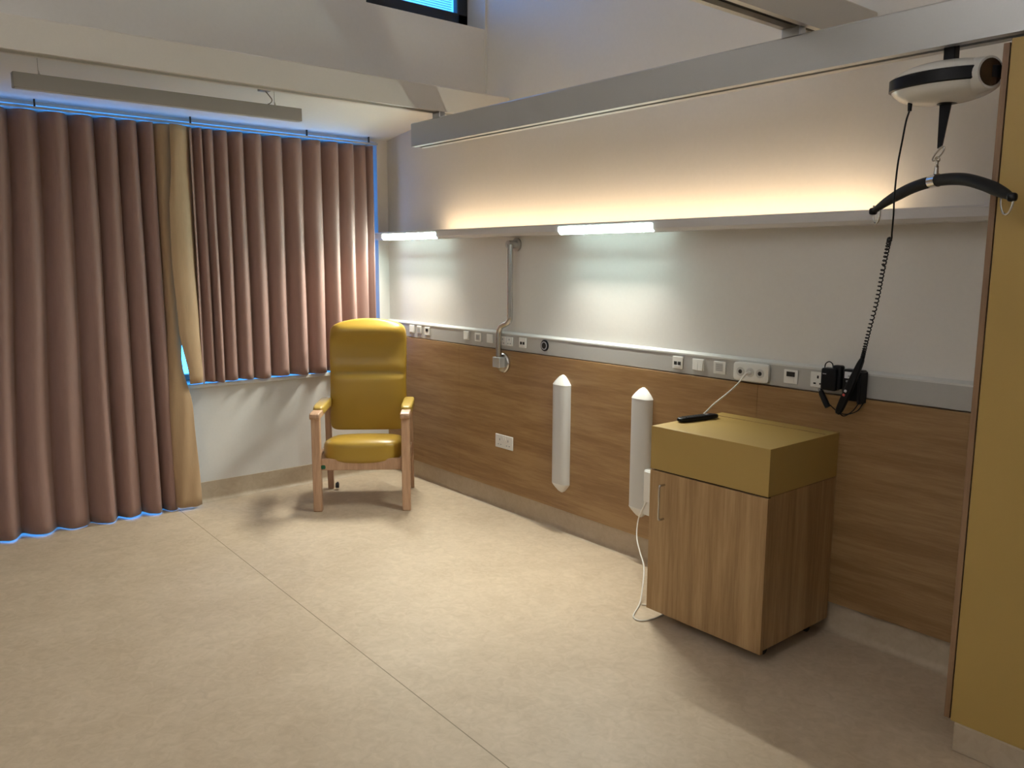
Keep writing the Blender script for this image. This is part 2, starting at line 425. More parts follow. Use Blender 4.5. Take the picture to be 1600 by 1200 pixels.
r = module('plug_socket', 'small white socket module partly behind the steel tube', 'socket', -3.973, 1.103, GO); plate(r, -3.973, 1.103, 0.06); pins(r, -3.973, 1.103)
r = module('plug_socket', 'small white socket module just clear of the steel tube, beside its twin', 'socket', -3.908, 1.104, GO); plate(r, -3.908, 1.104, 0.06); pins(r, -3.908, 1.104)
def dataport(r, x, z, h=0.062):
    plate(r, x, z, 0.064, h)
    for d in (-1, 1):
        obj('port', MB().box(x+d*0.012-0.0085, x+d*0.012+0.0085, YT-0.0085, YT-0.007, z-0.011, z+0.006), 'dark', r, smooth=0)
    obj('shutter', MB().box(x-0.02, x+0.02, YT-0.0088, YT-0.007, z-0.019, z-0.0135), 'white', r, smooth=0)
r = module('data_socket', 'white double data socket between the plug sockets and round black jack', 'outlet', -3.782, 1.106, GO); dataport(r, -3.782, 1.106)
r = module('jack_socket', 'round black jack socket with a pale ring on the grey trunking', 'socket', -3.582, 1.105)
obj('bezel', MB().lathe((-3.582, YT, 1.105), [(0.033, -0.0002), (0.033, -0.006), (0.030, -0.008), (0.026, -0.008)], 'y'), 'black', r)
obj('ring', MB().lathe((-3.582, YT, 1.105), [(0.025, -0.006), (0.025, -0.0095), (0.021, -0.0095)], 'y'), 'alu', r)
obj('hole', MB().lathe((-3.582, YT, 1.105), [(0.0185, -0.007), (0.0185, -0.0102), (0.001, -0.0102)], 'y'), 'dark', r)
r = module('data_socket', 'white double data socket near the cabinet, beside the split rocker switch', 'outlet', -2.586, 1.101, GO); dataport(r, -2.586, 1.101)
r = module('light_switch', 'white split double rocker switch on the trunking', 'switch', -2.460, 1.103, GO); plate(r, -2.460, 1.103, 0.068); rocker(r, -2.460, 1.103, 2, 0.06, 0.05)
r = module('indicator_module', 'white module with grey slatted face next to the large call outlet', 'outlet', -2.334, 1.101, GO); plate(r, -2.334, 1.101, 0.068, 0.06); grid(r, -2.334, 1.102, False)
r = module('call_outlet', 'large white nurse call plate with three round sockets, one cord plugged in', 'outlet', -2.152, 1.101)
obj('cover', MB().superell((-2.152, YT-0.012, 1.1), (0.093, 0.0118, 0.043), 9, 8), 'white', r)
for i, d in enumerate((-0.052, 0.0, 0.052)):
    obj('socket_ring', MB().lathe((-2.152+d, YT-0.0235, 1.099-0.000), [(0.021, 0.002), (0.021, -0.002), (0.017, -0.003), (0.013, -0.002)], 'y'), 'offwhite', r)
    if i != 1: obj('hole', MB().lathe((-2.152+d, YT-0.0255, 1.099), [(0.0095, 0.001), (0.0095, -0.0015), (0.001, -0.0015)], 'y'), 'dark', r)
r = module('data_socket', 'white data socket with one wide black port, beside the plain plug socket', 'outlet', -1.956, 1.100, GO); plate(r, -1.956, 1.1, 0.068, 0.062)
obj('port', MB().box(-1.976, -1.936, YT-0.0088, YT-0.007, 1.101, 1.122), 'dark', r, smooth=0)
obj('shutter', MB().box(-1.974, -1.938, YT-0.0088, YT-0.007, 1.078, 1.099), 'white', r, smooth=0)
r = module('plug_socket', 'white plug socket with three dark pin holes beside the black charger', 'socket', -1.826, 1.101, GO); plate(r, -1.826, 1.101, 0.07, 0.066); pins(r, -1.826, 1.100, 1.15)
r = module('plug_socket', 'white plug socket behind the black charger', 'socket', -1.752, 1.101, GO); plate(r, -1.752, 1.101, 0.07, 0.066)

# double socket low on the oak panel
r = thing('double_socket', 'white double plug socket low on the oak wall panel', 'socket', (-3.948, 3.236, 0.457))
obj('face_plate', MB().box(-4.035, -3.862, 3.2205, 3.2283, 0.414, 0.501), 'white', r, bevel=0.003)
for d in (-0.042, 0.042):
    cx = -3.948+d
    obj('pin_hole', MB().box(cx-0.004, cx+0.004, 3.2196, 3.2206, 0.462, 0.476), 'grey', r, smooth=0)
    for e in (-1, 1):
        obj('pin_hole', MB().box(cx+e*0.013-0.005, cx+e*0.013+0.005, 3.2196, 3.2206, 0.434, 0.440), 'grey', r, smooth=0)
for d in (-0.012, 0.012):
    obj('rocker', MB().box(-3.948+d-0.007, -3.948+d+0.007, 3.218, 3.2206, 0.470, 0.490), 'white', r, bevel=0.001)

# bumper strips
def bumper(x, label):
    r = thing('wall_bumper', label, 'bumper', (x, 3.236, 0.255), 0, 'upright white wall bumpers')
    Y0 = 3.2283
    half = [(0.065, 0.0), (0.0645, 0.012), (0.060, 0.024), (0.052, 0.034), (0.040, 0.040), (0.020, 0.043)]
    prof = [(x+u, Y0-v) for u, v in half]+[(x, Y0-0.0435)]+[(x-u, Y0-v) for u, v in half[::-1]]
    n = len(prof)-1
    obj('strip', MB().prism(prof, 'z', 0.305, 0.892), 'offwhite', r, smooth=60)
    for zz, s in ((0.892, 1), (0.305, -1)):
        mb = MB(); rings = []
        for k in range(7):
            q = k/6; f = 1-0.80*q**1.25 if k < 6 else 0.10; h = 0.058*(q if k < 6 else 1.0)
            rings.append([mb.bm.verts.new((x+(px-x)*f*1.02, Y0-(Y0-py)*f*1.02, zz+s*h)) for px, py in prof])
        for k in range(6):
            for i in range(n): mb.bm.faces.new((rings[k][i], rings[k][i+1], rings[k+1][i+1], rings[k+1][i]))
            mb.bm.faces.new((rings[k][n], rings[k][0], rings[k+1][0], rings[k+1][n]))
        mb.bm.faces.new(rings[0]); mb.bm.faces.new(rings[-1])
        obj('end_cap', mb, 'white', r, smooth=60)['label'] = 'rounded white end cap'
    return r
b1 = bumper(-3.412, 'upright white bumper strip on the oak wall, standing clear of the cabinet')
b2 = dup(b1, (0.612, 0, 0), 'upright white bumper strip on the oak wall right beside the bedside cabinet')

# steel tube arm
r = thing('steel_tube_arm', 'cranked steel tube arm fixed to the wall below the light shelf', 'tube arm', (-3.96, 3.19, 0.95))
bend = spline([(-3.855, 3.19, 1.275), (-3.857, 3.19, 1.248), (-3.874, 3.19, 1.226), (-3.905, 3.19, 1.212), (-3.938, 3.19, 1.197), (-3.957, 3.19, 1.172), (-3.962, 3.19, 1.14)], 5)
obj('tube', MB().tube([(-3.855, 3.19, 1.70)]+bend+[(-3.962, 3.19, 0.98)], 0.0185, 14), 'steel', r, smooth=60)
obj('swivel_block', MB().box(-3.998, -3.926, 3.166, 3.214, 0.94, 1.005), 'alu', r, bevel=0.004)
obj('wall_flange', MB().lathe((-3.957, 3.2283, 0.966), [(0.062, 0.0), (0.062, -0.012), (0.056, -0.019), (0.03, -0.021), (0.024, -0.024), (0.024, -0.04)], 'y'), 'steel', r, smooth=40)
obj('top_flange', MB().lathe((-3.87, 3.2594, 1.700), [(0.04, 0.0), (0.04, -0.012), (0.024, -0.018), (0.024, -0.075)], 'y'), 'alu', r, smooth=40)

# ------------------------------------------------------------------ patient hoist
def rail_box(mb_shell, mb_slot, axis, c, a, b, z0, z1, w=0.10, s=0.014):
    """box section with a slot along its underside"""
    h = w/2
    prof = [(c-h, z0), (c-s, z0), (c-s, z0+0.02), (c+s, z0+0.02), (c+s, z0), (c+h, z0), (c+h, z1-0.006), (c+h-0.006, z1), (c-h+0.006, z1), (c-h, z1-0.006)]
    mb_shell.prism(prof, axis, a, b)
    mb_slot.prism([(c-s+0.001, z0+0.017), (c+s-0.001, z0+0.017), (c+s-0.001, z0+0.021), (c-s+0.001, z0+0.021)], axis, a+0.002, b-0.002)
def hoist_rail(name, label, axis, c, a, b, z0, z1, loc, mat, s=0.026):
    r = thing(name, label, 'hoist rail', loc)
    A, B = MB(), MB(); rail_box(A, B, axis, c, a, b, z0, z1, 0.10, s)
    obj('rail_section', A, mat, r, smooth=30); obj('slot', B, 'slot', r, smooth=0)
    return r
hoist_rail('hoist_rail', 'pale hoist rail in front of the high wall under the dark-framed window', 'y', -4.0, YF, YB-0.002, 2.437, 2.574, (-4.0, 0.3, 2.437), 'rail')
hoist_rail('hoist_rail', 'pale hoist rail at the top of the picture, over the bedside cabinet', 'y', -1.735, YF, YB-0.002, 2.437, 2.574, (-1.735, 0.3, 2.437), 'rail')
hb = hoist_rail('hoist_beam', 'long grey traverse beam spanning the room beneath the two hoist rails', 'x', 2.77, -4.207, 1.2, 2.265, 2.399, (-1.5, 2.77, 2.265), 'alu', 0.014)
for x, zt in ((-3.985, 2.4375), (-1.735, 2.4375)):
    obj('hanger', MB().box(x-0.045, x+0.03, 2.75, 2.79, 2.397, zt), 'alu', hb, bevel=0.004)
obj('end_plate', MB().box(-4.2105, -4.2065, 2.722, 2.818, 2.268, 2.396), 'alu', hb, bevel=0.002)

MX, MY, MZ = -1.195, 2.77, 2.166
hm = thing('hoist_motor', 'white oval hoist motor with a black band hanging from the grey beam', 'hoist', (MX, MY, 2.1))
def half_shell(sign):
    mb = MB(); rings = []; n = 12; seg = 48
    for k in range(n+1):
        a = PI/2*k/n; f = math.cos(a)**0.85 if k < n else 0.0; zz = sign*(0.008+(0.052 if sign > 0 else 0.062)*math.sin(a))
        rings.append([mb.bm.verts.new((MX+0.166*max(f, .02)*math.cos(2*PI*i/seg), MY+0.112*max(f, .02)*math.sin(2*PI*i/seg), MZ+zz)) for i in range(seg)])
    for k in range(n):
        for i in range(seg): mb.bm.faces.new((rings[k][i], rings[k][(i+1) % seg], rings[k+1][(i+1) % seg], rings[k+1][i]))
    mb.bm.faces.new(rings[0]); mb.bm.faces.new(rings[-1])
    return mb
obj('upper_shell', half_shell(1), 'motor', hm, smooth=60)
obj('lower_shell', half_shell(-1), 'motor', hm, smooth=60)
band = MB(); seg = 48
R0 = [[band.bm.verts.new((MX+f*0.166*math.cos(2*PI*i/seg), MY+f*0.112*math.sin(2*PI*i/seg), MZ+zz)) for i in range(seg)] for f, zz in ((1.0, -0.02), (1.035, -0.017), (1.035, 0.017), (1.0, 0.02))]
for k in range(3):
    for i in range(seg): band.bm.faces.new((R0[k][i], R0[k][(i+1) % seg], R0[k+1][(i+1) % seg], R0[k+1][i]))
band.bm.faces.new(R0[0]); band.bm.faces.new(R0[-1])
obj('band', band, 'black', hm, smooth=40)['label'] = 'black middle band'
ce = Vector((MX+0.137, MY-0.045, MZ-0.003)); cd = Vector((0.90, -0.43, 0)).normalized()
cap = MB(); cap.cyl(ce-cd*0.03, ce+cd*0.016, 0.052, 0.047, 28)
obj('end_bezel', cap, 'offwhite', hm, smooth=40)
cp2 = MB(); cp2.cyl(ce, ce+cd*0.018, 0.041, 0.040, 28)
obj('end_cap', cp2, 'brownplast', hm, smooth=40)['label'] = 'dark brown round cap'
obj('trolley', MB().box(-1.200, -1.166, 2.752, 2.788, 2.215, 2.286), 'black', hm, bevel=0.002)
obj('strap_outlet', MB().lathe((MX+0.008, MY, 2.096), [(0.034, 0.012), (0.034, 0.002), (0.026, 0.0), (0.01, 0.0)], 'z'), 'black', hm)
st = MB(); st.prism([(MX-0.011, 2.10), (MX+0.024, 2.10), (MX+0.006, 1.97), (MX-0.008, 1.962)], 'y', MY-0.0035, MY+0.0035)
obj('strap', st, 'black', hm, smooth=0)
obj('cable_boss', MB().tube([(-1.285, 2.735, 2.125), (-1.285, 2.735, 2.084)], [0.008, 0.006], 10), 'black', hm)

# spreader bar, swung round so its far end is nearer the wall
r = thing('spreader_bar', 'curved black spreader bar with steel end rings hanging from the hoist motor', 'spreader bar', (-1.19, 2.77, 1.85))
barp = spline([(-1.466, 2.905, 1.783), (-1.40, 2.874, 1.815), (-1.30, 2.824, 1.848), (-1.20, 2.775, 1.862), (-1.10, 2.722, 1.856), (-1.02, 2.680, 1.832), (-0.955, 2.645, 1.803), (-0.925, 2.628, 1.788)], 6)
n = len(barp); rads = [0.0105+0.0085*min(1, min(i, n-1-i)/9) for i in range(n)]
obj('grip_bar', MB().tube(barp, rads, 16), 'blackfoam', r, smooth=60)
cpt = [Vector(p) for p in ((-1.222, 2.786, 1.861), (-1.208, 2.779, 1.8625), (-1.194, 2.772, 1.8630))]
obj('centre_clamp', MB().tube(cpt, 0.0212, 18), 'chrome', r, smooth=40)['label'] = 'shiny steel centre clamp'
bd = Vector((0.883, -0.469, 0))
def dring(c, wdt, hgt):
    pts = []
    for i in range(19):
        a = PI+PI*i/18
        pts.append(Vector(c)+bd*math.cos(a)*wdt+Vector((0, 0, math.sin(a)*hgt)))
    pts = [pts[0]+Vector((0, 0, 0.03))]+pts+[pts[-1]+Vector((0, 0, 0.012))]
    return MB().tube(pts, 0.0032, 8)
obj('end_ring', dring((-1.452, 2.898, 1.772), 0.019, 0.034), 'steel', r)
obj('end_ring', dring((-0.937, 2.634, 1.783), 0.023, 0.044), 'steel', r)
for p in ((-1.470, 2.907, 1.782), (-0.922, 2.627, 1.787)):
    obj('end_stop', MB().superell(p, (0.013, 0.013, 0.013), 3, 4), 'black', r)
lk = MB()
lk.ring((MX-0.004, MY, 1.945), 0.013, 0.0026, (0.3, 1, 0), 20, 8, sx=2.1, sz=0.7)
lk.ring((MX-0.005, MY, 1.914), 0.009, 0.0028, (1, 0.3, 0), 20, 8, sx=1.2, sz=1.0)
lk.cyl((MX-0.007, MY, 1.882), (MX-0.006, MY, 1.908), 0.008, 0.006, 12)
lk.ring((MX-0.006, MY, 1.928), 0.008, 0.0026, (0.3, 1, 0.3), 16, 8)
obj('shackle', lk, 'steel', r, smooth=50)['label'] = 'steel swivel shackle'

# handset lead, handset, cradle, charger
cord = spline([(-1.286, 2.735, 2.083), (-1.288, 2.722, 2.05), (-1.292, 2.715, 1.991), (-1.304, 2.72, 1.912), (-1.312, 2.73, 1.81), (-1.320, 2.75, 1.755), (-1.333, 2.775, 1.70), (-1.340, 2.79, 1.681), (-1.350, 2.797, 1.671)], 6)
hc = thing('handset_lead', 'thin black lead with a coiled lower half from hoist motor to handset', 'cable', (-1.29, 2.72, 1.68))
obj('plain_lead', MB().tube(cord, 0.0030, 8), 'black', hc, smooth=60)
axis_pts = spline([(-1.350, 2.797, 1.676), (-1.363, 2.82, 1.671), (-1.430, 2.93, 1.578), (-1.489, 3.02, 1.458), (-1.548, 3.09, 1.330), (-1.590, 3.146, 1.242), (-1.596, 3.151, 1.221)], 52)
coil = []
for i, p in enumerate(axis_pts):
    a = i*0.95
    t = (axis_pts[min(i+1, len(axis_pts)-1)]-axis_pts[max(0, i-1)]).normalized(); u = t.orthogonal().normalized(); w = t.cross(u)
    coil.append(p+(u*math.cos(a)+w*math.sin(a))*0.0066)
obj('coiled_lead', MB().tube(coil, 0.0026, 6), 'black', hc, smooth=60)

r = thing('hoist_handset', 'slim black handset slanting across its wall cradle', 'handset', (-1.62, 3.15, 1.0))
h0, h1 = Vector((-1.689, 3.158, 0.981)), Vector((-1.596, 3.153, 1.222))
d = (h1-h0).normalized(); yv = Vector((0, 1, 0)); side = d.cross(yv).normalized(); nn = side.cross(d).normalized()
Hm = Matrix(((side.x, nn.x, d.x, (h0.x+h1.x)/2), (side.y, nn.y, d.y, (h0.y+h1.y)/2), (side.z, nn.z, d.z, (h0.z+h1.z)/2), (0, 0, 0, 1)))
Lh = (h1-h0).length/2
obj('handset_body', MB().superell((0, 0, 0), (0.0155, 0.012, Lh), 5, 8, lambda u, v, w, p: Vector((p.x*(1-0.30*max(0, w)), p.y, p.z)), Hm), 'black', r, smooth=60)
for zz, mt in ((-0.040, 'red'), (-0.022, 'label')):
    b = MB(); b.superell((0.004, -0.0125 if nn.y > 0 else 0.0125, zz), (0.0055, 0.002, 0.0055), 3, 4, None, Hm)
    obj('button', b, mt, r)['label'] = 'red button' if mt == 'red' else 'pale button'
lp = spline([tuple(h0+d*0.012), (-1.662, 3.155, 0.976), (-1.630, 3.16, 0.998), (-1.612, 3.168, 1.028), (-1.613, 3.1735, 1.046)], 6)
obj('tether', MB().tube(lp, 0.0022, 6), 'black', r, smooth=60)

r = thing('handset_cradle', 'black handset cradle with a pale label on the trunking', 'cradle', (-1.655, 3.2, 1.03))
cr = MB(); cr.box(-1.697, -1.612, 3.192, 3.2355, 1.035, 1.165)
obj('cradle_body', cr, 'black', r, bevel=0.007, seg=3)
obj('cradle_wing', MB().box(-1.622, -1.608, 3.176, 3.234, 1.028, 1.160), 'black', r, bevel=0.004)
obj('label_panel', MB().box(-1.687, -1.648, 3.1905, 3.1925, 1.128, 1.155), 'label', r, smooth=0)['label'] = 'pale printed label'
obj('label_print', MB().box(-1.672, -1.654, 3.1898, 3.1906, 1.136, 1.140), 'grey', r, smooth=0)
for k, zz in enumerate((1.112, 1.094)):
    obj('indicator', MB().box(-1.680+0.01*k, -1.660+0.01*k, 3.1905, 3.1925, zz, zz+0.008), 'grey', r, smooth=0)

r = thing('plug_charger', 'black plug-in charger on the trunking between plug socket and handset cradle', 'charger', (-1.752, 3.2, 1.07))
chb = MB(); chb.box(-1.788, -1.718, 3.180, 3.2285, 1.068, 1.162)
obj('charger_body', chb, 'black', r, bevel=0.009, seg=3)
obj('charger_back', MB().box(-1.745, -1.705, 3.192, 3.2285, 1.075, 1.176), 'black', r, bevel=0.008, seg=3)
obj('carry_loop', MB().tube(spline([(-1.782, 3.20, 1.155), (-1.778, 3.20, 1.178), (-1.763, 3.20, 1.188), (-1.748, 3.20, 1.18), (-1.744, 3.20, 1.16)], 5), 0.0024, 8), 'black', r, smooth=60)
obj('rating_mark', MB().box(-1.778, -1.762, 3.1790, 3.1802, 1.136, 1.140), 'grey', r, smooth=0)
r = thing('charging_plug', 'black charging plug dangling below the charger on a short lead', 'plug', (-1.765, 3.19, 1.0))
obj('plug_body', MB().tube([(-1.787, 3.185, 1.072), (-1.780, 3.185, 1.052), (-1.757, 3.185, 1.012), (-1.748, 3.185, 0.998)], [0.008, 0.0115, 0.0125, 0.0115], 10), 'black', r, smooth=50)
obj('lead', MB().tube(spline([(-1.752, 3.185, 1.018), (-1.722, 3.18, 0.999), (-1.69, 3.17, 0.985), (-1.655, 3.17, 0.983), (-1.62, 3.185, 1.0), (-1.604, 3.2, 1.034)], 6), 0.0022, 6), 'black', r, smooth=60)
obj('collar', MB().tube([(-1.790, 3.186, 1.074), (-1.784, 3.186, 1.062)], [0.0095, 0.0105], 10), 'grey', r, smooth=50)

# ------------------------------------------------------------------ bedside cabinet
CX0, CX1, CY0, CY1 = -2.305, -1.714, 2.716, 3.226
r = thing('bedside_cabinet', 'oak bedside cabinet with a mustard top box standing against the oak wall', 'cabinet', (-2.01, 2.97, 0))
obj('carcass', MB().box(CX0+0.002, CX1, CY0+0.022, CY1, 0.062, 0.698), 'cabwood', r, bevel=0.0015)
dr = obj('door', MB().box(CX0, CX1+0.002, CY0, CY0+0.019, 0.050, 0.693), 'cabwood', r, bevel=0.0015)
obj('handle', MB().tube(spline([(-2.222, CY0, 0.640), (-2.223, CY0-0.022, 0.640), (-2.226, CY0-0.030, 0.632), (-2.226, CY0-0.030, 0.56), (-2.226, CY0-0.030, 0.495), (-2.223, CY0-0.022, 0.487), (-2.222, CY0, 0.487)], 5), 0.0048, 10), 'steel', dr, smooth=60)['label'] = 'steel bow handle'
obj('shadow_gap', MB().box(CX0+0.012, CX1-0.002, CY0+0.012, CY1-0.004, 0.692, 0.702), 'dark', r, smooth=0)
tb = obj('top_box', MB().box(CX0, CX1+0.002, CY0, CY1, 0.700, 0.890), 'gold', r, bevel=0.0015)
tb['label'] = 'mustard yellow top box'
obj('rear_strip', MB().box(CX0+0.012, CX1-0.012, 3.138, 3.142, 0.8895, 0.8912), M['cupedge'], tb, smooth=0)
for x in (CX0+0.06, CX1-0.06):
    for y in (CY0+0.11, CY1-0.07):
        c = MB(); c.lathe((x, y, 0.024), [(0.008, -0.011), (0.0235, -0.011), (0.0235, 0.011), (0.008, 0.011)], 'x', 20)
        c.box(x-0.016, x+0.016, y-0.006, y+0.022, 0.034, 0.0625)
        obj('castor', c, 'rubber', r, smooth=40)

# remote control on the cabinet
RX, RY = -2.255, 2.975
r = thing('remote_control', 'black remote control lying on the mustard cabinet top', 'remote control', (RX, RY, 0.89), math.radians(-9))
RM = Matrix.Identity(4)
obj('remote_body', MB().superell((0, 0, 0.0115), (0.023, 0.115, 0.011), 5, 8), 'black', r, smooth=60, local=True)
kb = MB()
for i in range(3):
    for j in range(8):
        kb.box(-0.014+i*0.0105, -0.007+i*0.0105, -0.085+j*0.016, -0.078+j*0.016, 0.0215, 0.0236)
obj('keypad', kb, 'rubber', r, smooth=0, local=True)
obj('centre_button', MB().lathe((0, 0.055, 0.0215), [(0.008, 0), (0.008, 0.002), (0.001, 0.0025)], 'z', 16), 'grey', r, local=True)

# cords
cc = thing('call_cable', 'white cord plugged in the call outlet and draped to the cabinet top', 'cable', (-2.2, 3.1, 0.89))
obj('cord', MB().tube(spline([(-2.150, 3.19, 1.096), (-2.155, 3.175, 1.089), (-2.166, 3.13, 1.046), (-2.194, 3.085, 1.00), (-2.229, 3.05, 0.957), (-2.252, 3.035, 0.925), (-2.262, 3.025, 0.913)], 8), 0.0038, 10), 'cable', cc, smooth=60)
obj('plug', MB().tube([(-2.152, 3.213, 1.099), (-2.150, 3.186, 1.096)], [0.0095, 0.0065], 12), 'white', cc, smooth=50)

r = thing('outlet_box', 'white wall outlet box half hidden behind the bedside cabinet', 'outlet', (-2.70, 3.2, 0.28))
obj('box_body', MB().box(-2.744, -2.62, 3.185, 3.2283, 0.283, 0.527), 'white', r, bevel=0.004)
obj('box_lid', MB().box(-2.738, -2.626, 3.176, 3.1852, 0.36, 0.521), 'white', r, bevel=0.003)
obj('cable_gland', MB().tube([(-2.700, 3.19, 0.37), (-2.715, 3.186, 0.361)], 0.009, 10), 'white', r)
wc = MB().tube(spline([(-2.722, 3.184, 0.353), (-2.742, 3.172, 0.308), (-2.756, 3.160, 0.246), (-2.725, 3.12, 0.176), (-2.640, 3.05, 0.137), (-2.543, 2.97, 0.110), (-2.476, 2.89, 0.069), (-2.425, 2.815, 0.014), (-2.392, 2.757, 0.0045), (-2.362, 2.700, 0.0045), (-2.335, 2.668, 0.0045), (-2.300, 2.663, 0.0045), (-2.275, 2.70, 0.0045), (-2.27, 2.78, 0.0045), (-2.30, 2.84, 0.0045), (-2.374, 2.825, 0.0045), (-2.405, 2.80, 0.006)], 8), 0.0036, 8)
tag(obj('power_cable', wc, 'cable', smooth=60), 'white cable looping from the wall outlet box down to the floor by the cabinet', 'cable')

# ------------------------------------------------------------------ tall cupboard
r = thing('tall_cupboard', 'tall mustard-fronted cupboard with oak edging at the end of the bedhead wall', 'cupboard', (-0.5, 2.98, 0))
obj('side_panel', MB().box(-1.0225, -1.0045, 2.738, YB-0.03, 0.100, 2.243), 'cupedge', r, bevel=0.001)
obj('carcass', MB().box(-1.0043, 0.25, 2.765, YB-0.03, 0.100, 2.240), 'cupedge', r, smooth=0)
obj('gap', MB().box(-1.0043, -0.990, 2.744, 2.766, 0.100, 2.238), 'dark', r, smooth=0)
for a, b in ((-0.999, -0.385), (-0.380, 0.246)):
    obj('door', MB().box(a, b, 2.733, 2.752, 0.098, 2.252), 'gold', r, bevel=0.001)
obj('plinth', MB().box(-0.985, 0.246, 2.725, YB-0.04, 0.0, 0.0985), 'cove', r, bevel=0.004)

# ------------------------------------------------------------------ pendant lamp, and an added fill lamp of the same form
def pendant(PX, y0, zfun, label, lit):
    y1 = y0+1.465
    r = thing('pendant_lamp', label, 'pendant lamp', (PX, (y0+y1)/2, 2.403), 0, 'long linear pendant lamps')
    obj('lamp_body', MB().box(PX-0.05, PX, y0, y1, 2.405, 2.477), 'pendant', r, bevel=0.003)
    obj('diffuser', MB().box(PX-0.044, PX-0.006, y0+0.008, y1-0.008, 2.4035, 2.4055), 'fillglow' if lit else 'offwhite', r, smooth=0)
    if lit: obj('top_diffuser', MB().box(PX-0.044, PX-0.006, y0+0.008, y1-0.008, 2.4765, 2.4785), 'fillglow_up', r, smooth=0)
    for y in (y0+0.113, y0+1.308):
        w = obj('wire', MB().tube([(PX-0.025, y, zfun(PX-0.025)), (PX-0.025, y, 2.476)], 0.0011, 6), 'greycord', r)
        obj('ferrule', MB().tube([(PX-0.025, y, 2.500), (PX-0.022, y+0.006, 2.476)], [0.0025, 0.004], 8), 'steel', w)
    zc = zfun(PX); y = y0+1.228
    obj('ceiling_rose', MB().box(PX-0.07, PX-0.02, y, y+0.06, zc-0.020, zc-0.004), 'pendant', r, bevel=0.003)
    obj('flex', MB().tube(spline([(PX-0.04, y+0.035, zc-0.018), (PX-0.034, y+0.05, 2.478+(zc-2.478)*0.6), (PX-0.03, y+0.067, 2.478+(zc-2.478)*0.35), (PX-0.03, y+0.06, 2.492), (PX-0.03, y+0.037, 2.478)], 6), 0.0032, 8), 'greycord', r, smooth=60)
M['fillglow'] = emit('fill_lamp_glow', (0.93, 0.96, 1.0), 15)  # emission used by the added fill lamp only
M['fillglow_up'] = emit('fill_lamp_glow_up', (0.93, 0.96, 1.0), 570)
pendant(-4.60, 0.757, ZS, 'long grey linear lamp, unlit, hanging below the sloping ceiling before the curtains', False)
pendant(-1.30, -2.45, lambda x: ZC, 'added linear fill lamp, lit, hanging unseen behind the camera', True)  # added out of view to brighten the room with soft fill

# ------------------------------------------------------------------ curtains
def wave_sheet(path_fn, u0, u1, nu, zfun_top, zfun_bot, nz):
    mb = MB(); rows = []
    for j in range(nz+1):
        t = j/nz
        rows.append([])
        for i in range(nu+1):
            u = u0+(u1-u0)*i/nu
            zt, zb = zfun_top(u), zfun_bot(u)
            x, y = path_fn(u, t)
            rows[-1].append(mb.bm.verts.new((x, y, zt+(zb-zt)*t)))
    for j in range(nz):
        for i in range(nu):
            mb.bm.faces.new((rows[j][i], rows[j][i+1], rows[j+1][i+1], rows[j+1][i]))
    return mb
def lerp_list(L, u):
    i = max(0, min(len(L)-2, int(math.floor(u)))); f = u-i
    return L[i]+(L[i+1]-L[i])*f
def solid(o, th=0.003):
    s = o.modifiers.new('thick', 'SOLIDIFY'); s.thickness = th; s.offset = 0
    return o
wob = [random.uniform(-1, 1) for _ in range(64)]
def sm(a, b, x):
    t = max(0, min(1, (x-a)/(b-a))); return t*t*(3-2*t)

# long curtain over the door
RT = [0.20, 0.34, 0.48, 0.625, 0.768, 0.912, 1.068, 1.212, 1.340, 1.460, 1.565, 1.630]
RB = [0.06, 0.20, 0.35, 0.50, 0.66, 0.83, 1.02, 1.19, 1.335, 1.470, 1.585, 1.650]
def left_path(u, t):
    k = sm(0.0, 1.0, t)
    yc = lerp_list(RT, u)*(1-k)+lerp_list(RB, u)*k
    i = int(u) % 60; f = u-int(u)
    w = wob[i]*(1-f)+wob[i+1]*f
    A = (0.040+0.010*t)*(1+0.25*w*t)
    B = 0.013*(1-0.3*t)
    ph = 2*PI*u
    x = -5.322+A*math.cos(ph)+0.007*math.sin(2*ph+3*w)*t+0.004*math.sin(9*t+5*w)
    y = yc+B*math.sin(ph)+0.008*w*t*math.sin(4*t+w)
    return x, y
lc = thing('curtain', 'long mauve-brown curtain falling to the floor over the glazed door', 'curtain', (-5.32, 0.9, 0.06), 0, 'mauve-brown curtains on the window wall')
o = obj('drape', wave_sheet(left_path, 0, 10.5, 260, lambda u: 2.415, lambda u: 0.006+0.004*math.sin(u*1.7), 36), 'curtain', lc, smooth=0)
for p in o.data.polygons: p.use_smooth = True
solid(o)
